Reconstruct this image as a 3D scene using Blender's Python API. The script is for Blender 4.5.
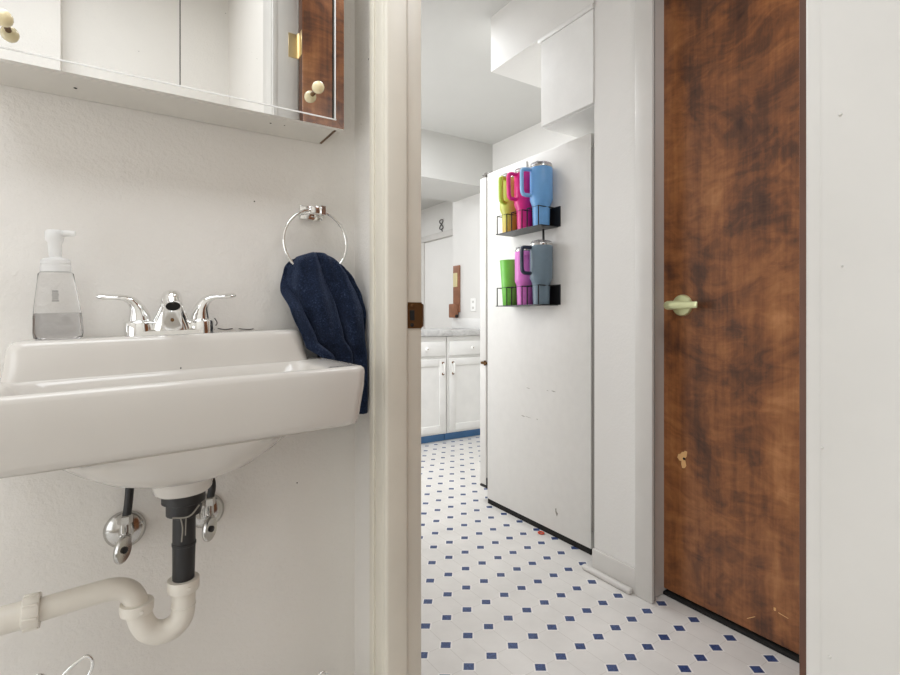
import bpy, bmesh, math, random
from mathutils import Vector, Matrix
R = math.radians
PI = math.pi
random.seed(7)
for o in list(bpy.data.objects):
    bpy.data.objects.remove(o)
scene = bpy.context.scene
C = scene.collection

# ------------------------------------------------------------------ camera
# X runs along the sink wall (away, right), Y across the doorway wall (away, left)
cam_d = bpy.data.cameras.new('camera')
cam_d.sensor_width = 36.0
cam_d.lens = 513.0 / 900.0 * 36.0
cam_d.shift_y = -18.5 / 900.0
cam_d.clip_start = 0.02
cam = bpy.data.objects.new('camera', cam_d)
cam.location = (0, 0, 0.96)
cam.rotation_euler = (R(90), 0, R(-32.5))
C.objects.link(cam)
scene.camera = cam

# ------------------------------------------------------------------ world and lamps
world = bpy.data.worlds.new('world')
scene.world = world
world.use_nodes = True
world.node_tree.nodes['Background'].inputs['Color'].default_value = (0.9, 0.95, 1, 1)
world.node_tree.nodes['Background'].inputs['Strength'].default_value = 0.3

def area(name, loc, size, power, color=(1, 1, 1), rot=(0, 0, 0), sy=None):
    l = bpy.data.lights.new(name, 'AREA')
    l.energy = power
    l.color = color
    l.size = size
    if sy:
        l.shape = 'RECTANGLE'
        l.size_y = sy
    o = bpy.data.objects.new(name, l)
    o.location = loc
    o.rotation_euler = rot
    C.objects.link(o)
    return o

area('bathroom_ceiling_lamp', (-0.50, 0.33, 2.70), 1.3, 20.5, (0.90, 0.945, 1.0), sy=1.2)
area('bathroom_fill_light', (-1.46, 0.42, 0.75), 1.3, 7.2, (0.89, 0.945, 1.0), (0, R(-90), 0), 1.2)  # added fill light in front of the back wall, which has no window
area('hall_ceiling_lamp', (0.98, 0.18, 2.40), 0.5, 8.5, (0.93, 0.96, 1.0))
area('kitchen_ceiling_lamp', (1.45, 2.55, 2.40), 0.9, 18, (0.94, 0.965, 1.0))
area('dining_ceiling_lamp', (1.9, 5.6, 2.40), 0.9, 30, (0.95, 0.97, 1.0))
area('kitchen_fill_light', (0.60, 2.95, 1.35), 1.0, 15, (0.94, 0.965, 1.0), (0, R(-90), 0), 1.1)  # added side fill for the cabinet fronts; this wall has no window

scene.view_settings.view_transform = 'Standard'
scene.view_settings.look = 'None'
scene.view_settings.exposure = 0.25
scene.view_settings.gamma = 1.0
scene.view_settings.use_curve_mapping = False
try:
    scene.cycles.use_denoising = True
    scene.cycles.max_bounces = 12
    scene.cycles.diffuse_bounces = 7
    scene.cycles.sample_clamp_indirect = 6.0
except Exception:
    pass

# ------------------------------------------------------------------ materials
def srgb(r, g, b):
    def f(c):
        c /= 255.0
        return c / 12.92 if c <= 0.04045 else ((c + 0.055) / 1.055) ** 2.4
    return (f(r), f(g), f(b), 1)

class NT:
    """small node-tree writer"""
    def __init__(self, name):
        self.m = bpy.data.materials.new(name)
        self.m.use_nodes = True
        self.t = self.m.node_tree
        self.b = self.t.nodes['Principled BSDF']
    def n(self, typ, **kw):
        nd = self.t.nodes.new(typ)
        for k, v in kw.items():
            if k.startswith('i_'):
                nd.inputs[k[2:].replace('_', ' ')].default_value = v
            else:
                setattr(nd, k, v)
        return nd
    def l(self, a, b):
        self.t.links.new(a, b)
    def math(self, op, a, b=None):
        nd = self.n('ShaderNodeMath', operation=op)
        for i, v in enumerate((a, b)):
            if v is None:
                continue
            if isinstance(v, (int, float)):
                nd.inputs[i].default_value = v
            else:
                self.l(v, nd.inputs[i])
        return nd.outputs[0]
    def mix(self, fac, a, b, blend='MIX'):
        nd = self.n('ShaderNodeMix', data_type='RGBA', blend_type=blend)
        for s, v in ((nd.inputs[0], fac), (nd.inputs[6], a), (nd.inputs[7], b)):
            if isinstance(v, (int, float, tuple)):
                s.default_value = v
            else:
                self.l(v, s)
        return nd.outputs[2]
    def ramp(self, fac, stops):
        nd = self.n('ShaderNodeValToRGB')
        e = nd.color_ramp.elements
        while len(e) < len(stops):
            e.new(0.5)
        for el, (p, c) in zip(e, stops):
            el.position = p
            el.color = c
        self.l(fac, nd.inputs[0])
        return nd.outputs[0]
    def coord(self, scale=(1, 1, 1), loc=(0, 0, 0)):
        tc = self.n('ShaderNodeTexCoord')
        mp = self.n('ShaderNodeMapping')
        mp.inputs['Scale'].default_value = scale
        mp.inputs['Location'].default_value = loc
        self.l(tc.outputs['Object'], mp.inputs['Vector'])
        return mp.outputs[0]
    def noise(self, vec, scale, detail=3, rough=0.5, dist=0.0):
        nd = self.n('ShaderNodeTexNoise')
        nd.inputs['Scale'].default_value = scale
        nd.inputs['Detail'].default_value = detail
        nd.inputs['Roughness'].default_value = rough
        nd.inputs['Distortion'].default_value = dist
        self.l(vec, nd.inputs['Vector'])
        return nd
    def bump(self, h, strength, dist=0.002):
        nd = self.n('ShaderNodeBump')
        nd.inputs['Strength'].default_value = strength
        nd.inputs['Distance'].default_value = dist
        self.l(h, nd.inputs['Height'])
        self.l(nd.outputs[0], self.b.inputs['Normal'])
        return nd

def simple(name, col, rough=0.5, metal=0.0, bump=0.0, bscale=60, var=0.04, spec=0.5, coat=0.0):
    k = NT(name)
    v = k.coord()
    nz = k.noise(v, bscale * 0.12, 4, 0.6)
    dark = tuple(c * (1 - var) for c in col[:3]) + (1,)
    lite = tuple(min(1, c * (1 + var)) for c in col[:3]) + (1,)
    k.l(k.ramp(nz.outputs[0], [(0.3, dark), (0.7, lite)]), k.b.inputs['Base Color'])
    k.b.inputs['Roughness'].default_value = rough
    k.b.inputs['Metallic'].default_value = metal
    k.b.inputs['Specular IOR Level'].default_value = spec
    k.b.inputs['Coat Weight'].default_value = coat
    k.b.inputs['Coat Roughness'].default_value = 0.1
    if bump:
        nb = k.noise(v, bscale, 4, 0.6)
        k.bump(nb.outputs[0], bump)
    return k.m

def plaster(name, col, bump=0.35, specks=0.0, scale=150):
    k = NT(name)
    v = k.coord()
    big = k.noise(v, 2.2, 5, 0.6)
    base = k.ramp(big.outputs[0], [(0.3, tuple(c * 0.955 for c in col[:3]) + (1,)), (0.7, col)])
    if specks:
        vo = k.n('ShaderNodeTexVoronoi')
        vo.inputs['Scale'].default_value = 14
        k.l(v, vo.inputs['Vector'])
        near = k.math('LESS_THAN', vo.outputs['Distance'], 0.030)
        sep = k.n('ShaderNodeSeparateColor')
        k.l(vo.outputs['Color'], sep.inputs[0])
        pick = k.math('GREATER_THAN', sep.outputs[0], 1 - specks)
        base = k.mix(k.math('MULTIPLY', near, pick), base, (0.06, 0.05, 0.045, 1))
    k.l(base, k.b.inputs['Base Color'])
    k.b.inputs['Roughness'].default_value = 0.55
    k.b.inputs['Specular IOR Level'].default_value = 0.3
    n1 = k.noise(v, scale, 4, 0.62)
    n2 = k.noise(v, scale * 0.25, 3, 0.5)
    k.bump(k.math('ADD', n1.outputs[0], n2.outputs[0]), bump, 0.0025)
    return k.m

M = {}
M['bath_wall'] = plaster('painted_plaster_warm', srgb(231, 227, 221), 0.45, 0.6)
M['wall'] = plaster('painted_plaster_white', srgb(225, 223, 219), 0.22, 0.0, 110)
M['ceiling'] = plaster('ceiling_paint', srgb(203, 202, 198), 0.15, 0.0, 70)
M['trim'] = simple('trim_paint_white', srgb(206, 203, 198), 0.38, bump=0.05, bscale=40)
M['trim_warm'] = simple('trim_paint_ivory', srgb(220, 214, 200), 0.4, bump=0.05, bscale=40, var=0.05)
M['cab_white'] = simple('cabinet_paint_white', srgb(232, 231, 228), 0.35, bump=0.03)
M['fridge'] = simple('enamel_white', srgb(226, 224, 220), 0.42, bump=0.06, bscale=220, var=0.02)
M['gasket'] = simple('gasket_grey', srgb(120, 116, 110), 0.6)
M['chrome'] = simple('chrome', (0.86, 0.86, 0.85, 1), 0.06, 1.0, var=0.02)
M['chrome_soft'] = simple('brushed_chrome', (0.56, 0.55, 0.53, 1), 0.17, 1.0, var=0.12)
M['mirror'] = simple('mirror_glass', (0.90, 0.90, 0.89, 1), 0.008, 1.0, var=0.005)
M['white_metal'] = simple('cabinet_enamel', srgb(214, 210, 202), 0.4, var=0.03)
M['brass'] = simple('brass', (0.78, 0.63, 0.36, 1), 0.28, 1.0, var=0.05)
M['pale_brass'] = simple('pale_brass', (0.80, 0.84, 0.50, 1), 0.3, 0.6, var=0.03)
M['antique'] = simple('antique_bronze', (0.15, 0.078, 0.03, 1), 0.42, 0.75, var=0.35, bump=0.1)
M['black'] = simple('black_plastic', (0.012, 0.012, 0.013, 1), 0.38, var=0.2)
M['void'] = simple('dark_recess', (0.01, 0.009, 0.008, 1), 0.9)
M['cream'] = simple('cream_ceramic', srgb(238, 222, 178), 0.22, coat=0.4, var=0.04)
M['sink'] = simple('vitreous_china', srgb(207, 202, 195), 0.13, coat=0.35, var=0.012)
M['pvc'] = simple('pvc_white', srgb(222, 216, 205), 0.34, var=0.05, bump=0.03)
M['rubber'] = simple('black_rubber', (0.016, 0.015, 0.015, 1), 0.5)
M['white_plastic'] = simple('white_plastic', srgb(244, 243, 240), 0.3, var=0.01)
M['marble'] = None
M['blue_toe'] = simple('blue_vinyl', srgb(72, 118, 166), 0.5, var=0.08)
M['brown_wood'] = simple('plaque_wood', srgb(138, 92, 66), 0.5, var=0.25, bump=0.1)
M['scuff'] = simple('scuff_grey', srgb(150, 145, 136), 0.7)
M['ink'] = simple('dark_ink', srgb(92, 90, 88), 0.7)
M['orange'] = simple('orange_red_rubber', srgb(205, 74, 44), 0.5)
M['rubber_grey'] = simple('straw_clear', srgb(205, 205, 205), 0.3)
for nm, c in (('lime', (196, 214, 92)), ('magenta', (224, 28, 134)), ('sky', (112, 170, 226)), ('green', (122, 206, 78)),
              ('orchid', (222, 120, 206)), ('slate', (112, 132, 146)), ('lime_handle', (186, 208, 70)), ('pink_handle', (226, 40, 132)),
              ('sky_handle', (140, 190, 238)), ('navy_handle', (34, 44, 66))):
    M[nm] = simple('powder_coat_' + nm, srgb(*c), 0.35, var=0.05, bump=0.03, bscale=300)

def m_marble():
    k = NT('grey_marble_laminate')
    v = k.coord()
    nz = k.noise(v, 9, 6, 0.65, 1.2)
    k.l(k.ramp(nz.outputs[0], [(0.3, srgb(150, 150, 150)), (0.5, srgb(190, 189, 187)), (0.7, srgb(208, 207, 205))]), k.b.inputs['Base Color'])
    k.b.inputs['Roughness'].default_value = 0.3
    return k.m
M['marble'] = m_marble()

def m_lime():
    k = NT('lime_to_amber_fade')
    tc = k.n('ShaderNodeTexCoord')
    sx = k.n('ShaderNodeSeparateXYZ')
    k.l(tc.outputs['Object'], sx.inputs[0])
    k.l(k.ramp(k.math('DIVIDE', sx.outputs[2], 0.26), [(0.0, srgb(222, 186, 70)), (0.35, srgb(206, 208, 92)), (0.75, srgb(206, 218, 110))]), k.b.inputs['Base Color'])
    k.b.inputs['Roughness'].default_value = 0.35
    return k.m
M['lime_fade'] = m_lime()

def m_floor():
    k = NT('octagon_and_dot_vinyl')
    tc = k.n('ShaderNodeTexCoord')
    s = k.n('ShaderNodeSeparateXYZ')
    k.l(tc.outputs['Object'], s.inputs[0])
    # the sheet lies turned about two degrees; rows step (0.0804, 0.0026) and (-0.0040, 0.1136) metres
    X0 = k.math('SUBTRACT', s.outputs[0], 0.7207)
    Y0 = k.math('SUBTRACT', s.outputs[1], 1.2781)
    D = 0.0804 * 0.1136 + 0.0026 * 0.0040
    ci = k.math('ADD', k.math('MULTIPLY', X0, 0.1136 / D), k.math('MULTIPLY', Y0, 0.0040 / D))
    cj = k.math('SUBTRACT', k.math('MULTIPLY', Y0, 0.0804 / D), k.math('MULTIPLY', X0, 0.0026 / D))
    sx_ = k.math('SUBTRACT', ci, k.math('ROUND', ci))
    sy_ = k.math('SUBTRACT', cj, k.math('ROUND', cj))
    fx, fy = k.math('ABSOLUTE', sx_), k.math('ABSOLUTE', sy_)
    dx = k.math('SUBTRACT', k.math('MULTIPLY', sx_, 0.0804), k.math('MULTIPLY', sy_, 0.0040))
    dy = k.math('ADD', k.math('MULTIPLY', sx_, 0.0026), k.math('MULTIPLY', sy_, 0.1136))
    # each dot is a small square turned against the rows
    e1 = k.math('ABSOLUTE', k.math('SUBTRACT', k.math('MULTIPLY', dx, 28.5), k.math('MULTIPLY', dy, 20.3)))
    e2 = k.math('ABSOLUTE', k.math('ADD', k.math('MULTIPLY', dx, 19.7), k.math('MULTIPLY', dy, 30.4)))
    em = k.math('MAXIMUM', e1, e2)
    dot = k.math('LESS_THAN', em, 0.5)
    halo = k.math('LESS_THAN', em, 0.66)
    gx = k.math('LESS_THAN', fx, 0.012)
    gy = k.math('LESS_THAN', fy, 0.008)
    grout = k.math('MULTIPLY', k.math('MAXIMUM', gx, gy), k.math('SUBTRACT', 1.0, halo))
    v = k.coord()
    nz = k.noise(v, 6, 5, 0.6)
    white = k.ramp(nz.outputs[0], [(0.3, srgb(208, 205, 200)), (0.7, srgb(222, 219, 214))])
    nb = k.noise(v, 160, 2)
    blue = k.ramp(nb.outputs[0], [(0.35, srgb(38, 52, 92)), (0.65, srgb(62, 84, 132))])
    c1 = k.mix(k.math('MULTIPLY', grout, 0.45), white, srgb(178, 172, 164))
    c1 = k.mix(k.math('MULTIPLY', halo, 0.5), c1, srgb(238, 236, 232))
    k.l(k.mix(dot, c1, blue), k.b.inputs['Base Color'])
    k.b.inputs['Roughness'].default_value = 0.33
    k.b.inputs['Specular IOR Level'].default_value = 0.4
    k.bump(k.math('SUBTRACT', 1.0, grout), 0.08, 0.001)
    return k.m
M['floor'] = m_floor()

def m_wood(name, seed):
    k = NT(name)
    v = k.coord(loc=(seed, seed * 1.7, seed * 0.6))
    # slow warp of the figure
    w = k.noise(v, 3.0, 3, 0.55)
    vm = k.n('ShaderNodeVectorMath', operation='MULTIPLY_ADD')
    k.l(w.outputs['Color'], vm.inputs[0])
    vm.inputs[1].default_value = (0.16, 0.16, 0.16)
    k.l(v, vm.inputs[2])
    def mapped(vec, sc):
        mp = k.n('ShaderNodeMapping')
        mp.inputs['Scale'].default_value = sc
        k.l(vec, mp.inputs['Vector'])
        return mp.outputs[0]
    fig = k.noise(mapped(vm.outputs[0], (6, 6.5, 9)), 1.0, 6, 0.65, 1.2)
    fine = k.noise(mapped(v, (75, 75, 4.5)), 1.0, 5, 0.7)
    streak = k.noise(mapped(v, (12, 12, 0.32)), 1.0, 4, 0.6)
    blot = k.noise(mapped(vm.outputs[0], (4, 4.2, 3.0)), 1.0, 5, 0.62, 0.9)
    curl = k.noise(mapped(vm.outputs[0], (4, 5.5, 17)), 1.0, 5, 0.6, 2.2)
    f = k.math('ADD', k.math('MULTIPLY', fig.outputs[0], 0.22), k.math('MULTIPLY', blot.outputs[0], 0.40))
    f = k.math('ADD', f, k.math('MULTIPLY', curl.outputs[0], 0.17))
    f = k.math('ADD', f, k.math('MULTIPLY', fine.outputs[0], 0.13))
    f = k.math('ADD', f, k.math('MULTIPLY', streak.outputs[0], 0.27))
    col = k.ramp(f, [(0.455, srgb(56, 33, 22)), (0.53, srgb(90, 54, 33)), (0.595, srgb(126, 77, 43)), (0.66, srgb(152, 98, 56)), (0.75, srgb(184, 127, 80))])
    k.l(col, k.b.inputs['Base Color'])
    k.b.inputs['Roughness'].default_value = 0.33
    k.b.inputs['Coat Weight'].default_value = 0.25
    k.b.inputs['Coat Roughness'].default_value = 0.22
    k.bump(fig.outputs[0], 0.12, 0.002)
    return k.m
M['wood'] = m_wood('stained_figured_veneer', 1.3)
M['wood_plain'] = m_wood('stained_veneer_open_door', 4.1)
M['dark_wood'] = simple('dark_stained_edge', srgb(88, 54, 36), 0.4, var=0.2)
M['bare_wood'] = simple('bare_splintered_wood', srgb(222, 176, 118), 0.7, var=0.2)

def m_towel():
    k = NT('navy_terry')
    v = k.coord()
    n1 = k.noise(v, 300, 2, 0.7)
    n2 = k.noise(v, 40, 3, 0.6)
    k.l(k.ramp(k.math('ADD', k.math('MULTIPLY', n1.outputs[0], 0.7), k.math('MULTIPLY', n2.outputs[0], 0.3)),
               [(0.35, srgb(12, 17, 29)), (0.58, srgb(29, 39, 60)), (0.72, srgb(70, 82, 106))]), k.b.inputs['Base Color'])
    k.b.inputs['Roughness'].default_value = 0.95
    k.b.inputs['Specular IOR Level'].default_value = 0.1
    k.b.inputs['Sheen Weight'].default_value = 0.25
    k.b.inputs['Sheen Tint'].default_value = (0.4, 0.5, 0.8, 1)
    k.bump(n1.outputs[0], 0.8, 0.003)
    return k.m
M['towel'] = m_towel()

def m_clear(name, col, rough, ior=1.2, trans=1.0):
    k = NT(name)
    v = k.coord()
    nz = k.noise(v, 30, 2)
    k.l(k.ramp(nz.outputs[0], [(0.3, tuple(c * 0.98 for c in col[:3]) + (1,)), (0.7, col)]), k.b.inputs['Base Color'])
    k.b.inputs['Roughness'].default_value = rough
    k.b.inputs['IOR'].default_value = ior
    k.b.inputs['Transmission Weight'].default_value = trans
    return k.m
M['clear'] = m_clear('clear_plastic', (0.96, 0.96, 0.96, 1), 0.03, 1.16)
M['soap'] = m_clear('grey_soap', (0.80, 0.79, 0.79, 1), 0.08, 1.22)
M['frost'] = m_clear('frosted_plastic', (0.98, 0.98, 0.97, 1), 0.3, 1.2, 0.55)
M['lid'] = m_clear('clear_lid', (0.95, 0.95, 0.96, 1), 0.06, 1.2, 0.75)

# ------------------------------------------------------------------ mesh helpers
def wloc(o):
    v = Vector((0, 0, 0))
    while o is not None:
        v += Vector(o.location)
        o = o.parent
    return v

def obj(name, bm, mat, parent=None, loc=None, smooth=True, angle=38):
    """link bm (built in world coordinates) as ONE mesh object"""
    org = Vector(loc) if loc is not None else Vector((0, 0, 0))
    base = wloc(parent) if parent else Vector((0, 0, 0))
    tot = base + org if parent else org
    bmesh.ops.recalc_face_normals(bm, faces=bm.faces)
    bmesh.ops.translate(bm, verts=bm.verts, vec=-tot)
    me = bpy.data.meshes.new(name)
    bm.to_mesh(me)
    bm.free()
    mats = mat if isinstance(mat, (list, tuple)) else [mat]
    for m in mats:
        me.materials.append(m)
    if smooth:
        me.polygons.foreach_set('use_smooth', [True] * len(me.polygons))
        me.set_sharp_from_angle(angle=R(angle))
    o = bpy.data.objects.new(name, me)
    o.location = org
    if parent:
        o.parent = parent
    C.objects.link(o)
    return o

def tag(o, label=None, cat=None, group=None, kind=None):
    if label: o['label'] = label
    if cat: o['category'] = cat
    if group: o['group'] = group
    if kind: o['kind'] = kind
    return o

def thing(name, label, cat, loc, group=None):
    o = bpy.data.objects.new(name, None)
    o.empty_display_size = 0.05
    o.location = loc
    C.objects.link(o)
    return tag(o, label, cat, group)

def struct(name, bm, mat, label, cat, parent=None, smooth=True):
    o = obj(name, bm, mat, parent, smooth=smooth)
    if parent is None:
        tag(o, label, cat, None, 'structure')
    return o

def B():
    return bmesh.new()

def box(bm, x0, x1, y0, y1, z0, z1, bev=0.0, seg=2, mi=0):
    r = bmesh.ops.create_cube(bm, size=1)
    vs = r['verts']
    for v in vs:
        v.co = Vector(((x0 + x1) / 2 + v.co.x * (x1 - x0), (y0 + y1) / 2 + v.co.y * (y1 - y0), (z0 + z1) / 2 + v.co.z * (z1 - z0)))
    if mi:
        for f in {f for v in vs for f in v.link_faces}: f.material_index = mi
    if bev:
        es = list({e for v in vs for e in v.link_edges})
        bmesh.ops.bevel(bm, geom=es, offset=bev, segments=seg, profile=0.5, affect='EDGES')
    return bm

def loft(bm, rings, cap0=True, cap1=True, close=True):
    vr = [[bm.verts.new(p) for p in r] for r in rings]
    n = len(vr[0])
    for a, b in zip(vr[:-1], vr[1:]):
        for i in range(n if close else n - 1):
            j = (i + 1) % n
            bm.faces.new((a[i], a[j], b[j], b[i]))
    if cap0: bm.faces.new(list(reversed(vr[0])))
    if cap1: bm.faces.new(vr[-1])
    return vr

def lathe(bm, prof, c=(0, 0, 0), axis='Z', n=28, cap0=True, cap1=True):
    rings = []
    for r, h in prof:
        ring = []
        for i in range(n):
            a = 2 * PI * i / n
            x, y = r * math.cos(a), r * math.sin(a)
            if axis == 'Z': p = (x, y, h)
            elif axis == 'Y': p = (x, h, y)
            else: p = (h, x, y)
            ring.append(Vector(p) + Vector(c))
        rings.append(ring)
    loft(bm, rings, cap0, cap1)
    return bm

def tube(bm, pts, rad, n=16, closed=False, flat=None, up=Vector((0, 0, 1))):
    """tube through pts; rad number or list; flat = list of (side, up) radii"""
    P = [Vector(p) for p in pts]
    m = len(P)
    rings = []
    prev = None
    for i, p in enumerate(P):
        if closed:
            t = (P[(i + 1) % m] - P[i - 1]).normalized()
        else:
            t = (P[min(i + 1, m - 1)] - P[max(i - 1, 0)]).normalized()
        if prev is None:
            s = t.cross(up)
            if s.length < 1e-4: s = t.cross(Vector((1, 0, 0)))
            s.normalize()
        else:
            s = prev - t * prev.dot(t)
            s.normalize()
        prev = s
        w = s.cross(t)
        if flat: ra, rb = flat[i]
        else:
            ra = rb = rad[i] if isinstance(rad, (list, tuple)) else rad
        rings.append([p + s * ra * math.cos(2 * PI * k / n) + w * rb * math.sin(2 * PI * k / n) for k in range(n)])
    if closed:
        rings.append(rings[0])
        loft(bm, rings, False, False)
        bmesh.ops.remove_doubles(bm, verts=bm.verts, dist=1e-6)
    else:
        loft(bm, rings)
    return bm

def smooth_path(pts, sub=6):
    P = [Vector(p) for p in pts]
    out = []
    for i in range(len(P) - 1):
        p0 = P[max(i - 1, 0)]; p1 = P[i]; p2 = P[i + 1]; p3 = P[min(i + 2, len(P) - 1)]
        for k in range(sub):
            t = k / sub
            out.append(0.5 * ((2 * p1) + (p2 - p0) * t + (2 * p0 - 5 * p1 + 4 * p2 - p3) * t * t + (3 * p1 - p0 - 3 * p2 + p3) * t ** 3))
    out.append(P[-1])
    return out

def rrect(cx, cy, a, b, r, z, n=8, m=6):
    """rounded rectangle ring: n points per corner, m per side"""
    r = min(r, a - 1e-4, b - 1e-4)
    pts = []
    cs = [(cx + a - r, cy + b - r, 0), (cx - a + r, cy + b - r, 90), (cx - a + r, cy - b + r, 180), (cx + a - r, cy - b + r, 270)]
    for k, (x, y, a0) in enumerate(cs):
        for i in range(n + 1):
            t = R(a0 + 90 * i / n)
            pts.append(Vector((x + r * math.cos(t), y + r * math.sin(t), z)))
        nx, ny, na = cs[(k + 1) % 4]
        q = Vector((nx + r * math.cos(R(na)), ny + r * math.sin(R(na)), z))
        p = pts[-1].copy()
        for i in range(1, m):
            pts.append(p.lerp(q, i / m))
    return pts

# ================================================================== SETTING
H = 2.43
HB = 2.74
def s_box(name, boxes, mat, label, cat, bev=0.0):
    bm = B()
    for b in boxes: box(bm, *b, bev=bev)
    return struct(name, bm, M[mat], label, cat)

s_box('floor', [(-1.6, 3.6, -1.6, 8.2, -0.05, 0)], 'floor', 'white vinyl floor printed with blue dots between pale octagons', 'floor')
s_box('ceiling', [(0.50, 3.6, -1.6, 8.2, H, H + 0.05)], 'ceiling', 'white painted ceiling of the hall and kitchen', 'ceiling')
s_box('ceiling_bathroom', [(-1.6, 0.56, -1.5, 1.28, HB, HB + 0.05)], 'ceiling', 'white painted bathroom ceiling', 'ceiling')
s_box('wall_left', [(-1.6, 0.48, 1.19, 1.28, 0, HB)], 'bath_wall', 'warm white plaster bathroom wall behind the wall-hung sink', 'wall')
s_box('wall_back', [(-1.6, -1.5, -1.4, 1.19, 0, HB), (-1.5, -0.24, -0.85, -0.78, 0, HB)], 'bath_wall', 'warm white bathroom wall behind the viewer, seen in the mirror', 'wall')
s_box('wall_right', [(-1.6, 0.48, -0.93, -0.85, 0, HB)], 'bath_wall', 'warm white bathroom wall opposite the sink', 'wall')
# wall with the bathroom doorway
JL, JR = 1.004, 0.182
s_box('wall_front', [(0.48, 0.553, JL, 1.28, 0, HB), (0.48, 0.553, -1.5, JR, 0, HB), (0.48, 0.553, JR, JL, 2.24, HB)], 'bath_wall',
      'bathroom wall that holds the open doorway', 'wall')
s_box('wall_kitchen', [(0.46, 0.553, 1.28, 8.2, 0, H)], 'wall', 'white kitchen side wall beyond the bathroom partition', 'wall')
# hall wall with the brown door, the wall end beside the refrigerator and the closet behind
HW = 1.515
DL, DR = 1.118, 0.32
s_box('wall_hall', [(HW, HW + 0.11, DL, 1.354, 0, H), (HW + 0.11, 2.73, 1.25, 1.354, 0, H), (HW, HW + 0.11, -1.5, DR, 0, H), (HW, HW + 0.11, DR, DL, 2.16, H)],
      'wall', 'white hall wall around the brown wooden door', 'wall')
s_box('wall_hall_end', [(0.553, HW + 0.11, -1.6, -1.5, 0, H)], 'wall', 'white end wall of the hall', 'wall')
s_box('wall_kitchen_right', [(2.63, 2.73, 1.354, 4.08, 0, H)], 'wall', 'white kitchen wall behind the refrigerator with the wooden board', 'wall')
s_box('wall_far', [(3.4, 3.5, 3.9, 8.2, 0, H), (2.73, 3.4, 3.9, 3.98, 0, H)], 'wall', 'white far wall of the room beyond the counter', 'wall')
s_box('wall_far_end', [(0.46, 3.5, 8.1, 8.2, 0, H)], 'wall', 'white end wall of the room beyond the counter', 'wall')
s_box('ceiling_soffit_counter', [(0.553, 2.63, 3.46, 4.06, 2.062, H)], 'ceiling', 'white dropped soffit above the kitchen counter', 'soffit')
s_box('ceiling_soffit_cabinet', [(1.512, 2.63, 1.354, 2.001, 2.164, H)], 'wall', 'white boxed soffit above the small cabinet over the refrigerator', 'soffit')

wl = bpy.data.objects['wall_left']
for pts in ([(0.164, 0.962), (0.169, 0.952), (0.166, 0.946)], [(0.170, 0.940), (0.186, 0.9375), (0.200, 0.9395)], [(0.212, 0.939), (0.232, 0.937), (0.243, 0.9385)]):
    bm = B()
    tube(bm, smooth_path([(x, 1.1899, z) for x, z in pts], 4), 0.0011, 6)
    obj('paint_crack', bm, M['ink'], wl)
# doorway trim: left casing, jamb with stop, strike plate
bm = B()
box(bm, 0.462, 0.48, 0.990, 1.05, 0, 2.33, 0.004, 2)
box(bm, 0.457, 0.464, 1.028, 1.05, 0, 2.33, 0.003, 2)
tl = struct('trim_1', bm, M['trim_warm'], 'ivory painted door casing and jamb on the left of the bathroom doorway', 'door trim')
bm = B()
box(bm, 0.464, 0.5185, 0.979, 0.9985, 0, 2.24, 0.0075, 4)
box(bm, 0.48, 0.556, 0.990, 1.005, 0, 2.24, 0.002, 2)
obj('jamb', bm, M['trim_warm'], tl)
# strike plate with lip, two screws and latch hole
bm = B()
zc = 0.968
box(bm, 0.5175, 0.556, 0.9875, 0.9905, zc - 0.0285, zc + 0.0285, 0.0008, 1)
lip = []
for k in range(9):
    t = k / 8
    hh = 0.026 - 0.008 * t ** 2.5
    x = 0.553 + 0.015 * t
    y = 0.989 - 0.003 * t + 0.016 * t * t
    lip.append([Vector((x, y - 0.0012, zc - hh)), Vector((x, y - 0.0012, zc + hh)), Vector((x, y + 0.0012, zc + hh)), Vector((x, y + 0.0012, zc - hh))])
loft(bm, lip)
sp = obj('strike_plate', bm, M['antique'], tl)
bm = B()
box(bm, 0.5255, 0.537, 0.9865, 0.9885, zc - 0.011, zc + 0.011, 0.0006, 1)
obj('latch_hole', bm, M['void'], sp)
for dz in (0.021, -0.021):
    bm = B()
    lathe(bm, [(0.0042, 0.9882), (0.0042, 0.9865), (0.003, 0.9858)], (0.531, 0, zc + dz), 'Y', 12)
    obj('screw', bm, M['void'] if dz < 0 else M['antique'], sp)
# right casing
bm = B()
box(bm, 0.462, 0.48, 0.06, 0.1945, 0, 2.33, 0.003, 3)
box(bm, 0.4585, 0.4635, 0.06, 0.183, 0, 2.33, 0.0025, 2)
for (z, y, r) in ((1.19, 0.1335, .0013), (0.86, 0.181, .0011), (1.115, 0.169, .0014), (1.0, 0.168, .001), (1.262, 0.146, .0014), (0.70, 0.176, .001)):
    bmesh.ops.create_uvsphere(bm, u_segments=8, v_segments=6, radius=r, matrix=Matrix.Translation((0.4585, y, z)))
tr = struct('trim_2', bm, M['trim'], 'wide white painted door casing on the right of the bathroom doorway', 'door trim')
bm = B()
box(bm, 0.472, 0.556, 0.178, 0.192, 0, 2.24, 0.003, 2)
obj('jamb', bm, M['trim'], tr)
bm = B()
box(bm, 0.462, 0.48, 0.1952, 0.9895, 2.2405, 2.33, 0.004, 2)
box(bm, 0.472, 0.556, 0.192, 0.99, 2.225, 2.24, 0.002, 2)
struct('trim_3', bm, M['trim_warm'], 'painted head casing above the bathroom doorway', 'door trim')

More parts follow.
